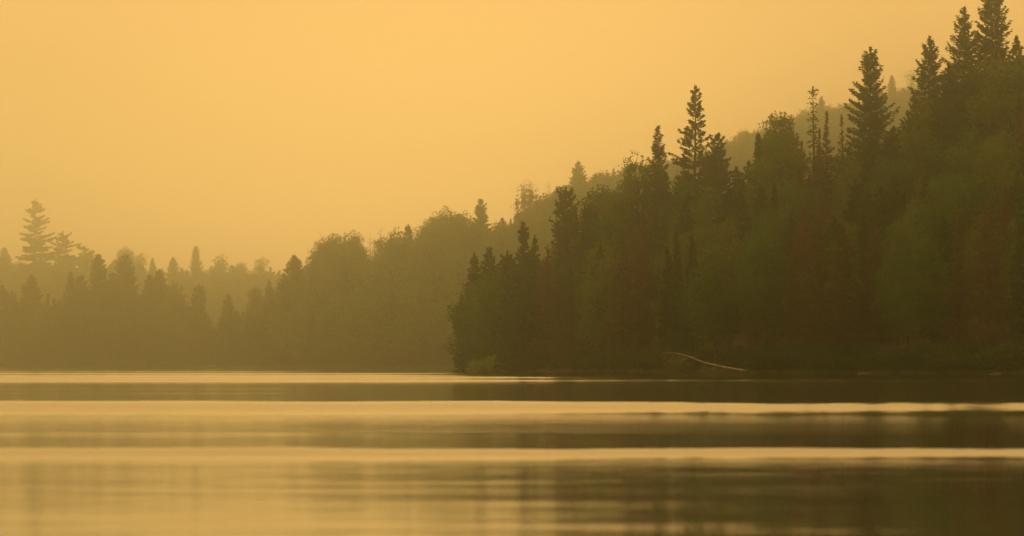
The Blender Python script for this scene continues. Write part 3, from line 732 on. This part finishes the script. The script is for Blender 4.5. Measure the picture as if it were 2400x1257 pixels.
def branch(f, drop, dx, rad=.022):
    tb = Tubes(); k = f * (len(P) - 1); i = min(int(k), len(P) - 2); p = P[i] + (P[i + 1] - P[i]) * (k - i)
    a = p; b = p + np.array([dx * .5, r.normal(0, .2), drop * .45]); c = p + np.array([dx, r.normal(0, .35), drop])
    tb.tube([a, b, c], [rad, rad * .7, rad * .3], 4)
    for _ in range(3):
        s = r.uniform(.4, .95); q = a + (c - a) * s
        tb.tube([q, q + np.array([r.normal(0, .22), r.normal(0, .2), drop * .3 * r.random()])], [rad * .5, rad * .2], 3)
    o = link('branch', tb.mesh('branch', M_log), e, (-ox, -oy, 0))
for f, dr, dx in [(.32, -.25, -.2), (.40, -.3, -.25), (.48, -.5, -.15), (.60, .35, .9), (.62, -.6, -1.3), (.68, -.7, -.2), (.74, -.9, -.3), (.80, -.8, -.4), (.86, -1.0, -.3), (.92, -.8, -.35), (.96, -.5, -.5)]:
    branch(f, dr, dx)

# rocks at the tip
def rock(px, w_, h_, seed, lab, dd=-1.5):
    r = R_(seed); import bmesh
    bm = bmesh.new(); bmesh.ops.create_icosphere(bm, subdivisions=3, radius=1)
    for v_ in bm.verts:
        c = v_.co; k = 1 + .22 * math.sin(c.x * 3 + seed) + .18 * math.sin(c.y * 4 + seed * 2) * math.cos(c.z * 3) + .04 * r.normal()
        v_.co = Vector((c.x * k * w_, c.y * k * w_ * .7, c.z * k * h_))
    me = bpy.data.meshes.new('rock'); bm.to_mesh(me); bm.free(); me.materials.append(M_rock)
    X, Y, _ = at(px, ip(px, NEAR.S) + dd)
    o = link('rock', me, None, (X, Y, .0)); o['label'] = lab; o['category'] = 'rock'
rock(1117, .45, .24, 3, 'larger flat dark rock in the water beside the bright bush', -1.6)
for q_, w__, h__, wh in [(1215, .30, .16, 'below the club-topped spruce'), (1292, .55, .13, 'below the pine-like spruce'), (1384, .40, .18, 'below the left shoulder'), (1462, .26, .12, 'left of the fallen tree'),
                        (1792, .45, .15, 'just right of the fallen tree'), (1905, .32, .13, 'below the sparse spruce'), (2028, .6, .16, 'below the broad lone spruce'), (2190, .36, .14, 'below the pointed spruce'), (2335, .5, .17, 'below the tallest spruce')]:
    rock(q_, w__, h__, q_ % 17, 'small rock at the waterline ' + wh, -.9)
rock(1102, .32, .10, 5, 'low outer rock barely above water off the tip', -1.6)

for lb, lst in SHL.items():
    lst.sort(key=lambda q: q[0]); n_ = len(lst)
    if 1 < n_ < 11:
        ws = ['left', 'right'] if n_ == 2 else ['leftmost'] + ['second', 'third', 'fourth', 'fifth', 'sixth', 'seventh', 'eighth', 'ninth'][:n_ - 2] + ['rightmost']
        for nm, (_, e_) in zip(ws, lst): e_['label'] = nm + ' ' + lb

# ------------------------------------------------------------------ smoke haze
def box(name, x0, x1, y0, y1, z0, z1, mat):
    V = [(x, y, z) for x in (x0, x1) for y in (y0, y1) for z in (z0, z1)]
    Fs = [(0, 1, 3, 2), (4, 6, 7, 5), (0, 4, 5, 1), (2, 3, 7, 6), (0, 2, 6, 4), (1, 5, 7, 3)]
    return link(name, mesh_from(name, V, [4] * 6, np.array(Fs).ravel(), [mat]))
M_haze = new_mat('smoke_haze'); t = M_haze.node_tree
o_ = t.nodes.new('ShaderNodeOutputMaterial'); pv = t.nodes.new('ShaderNodeVolumePrincipled')
pv.inputs['Density'].default_value = 0.00082; pv.inputs['Anisotropy'].default_value = 0.955
pv.inputs['Color'].default_value = (.915, .99, .89, 1)
t.links.new(pv.outputs[0], o_.inputs['Volume'])
hz = box('haze', -1500, 1500, -260, 2200, -3.4, 130, M_haze); hz['kind'] = 'stuff'; hz['label'] = 'thin orange smoke haze over the whole lake'
print('OBJECTS', len(bpy.data.objects))
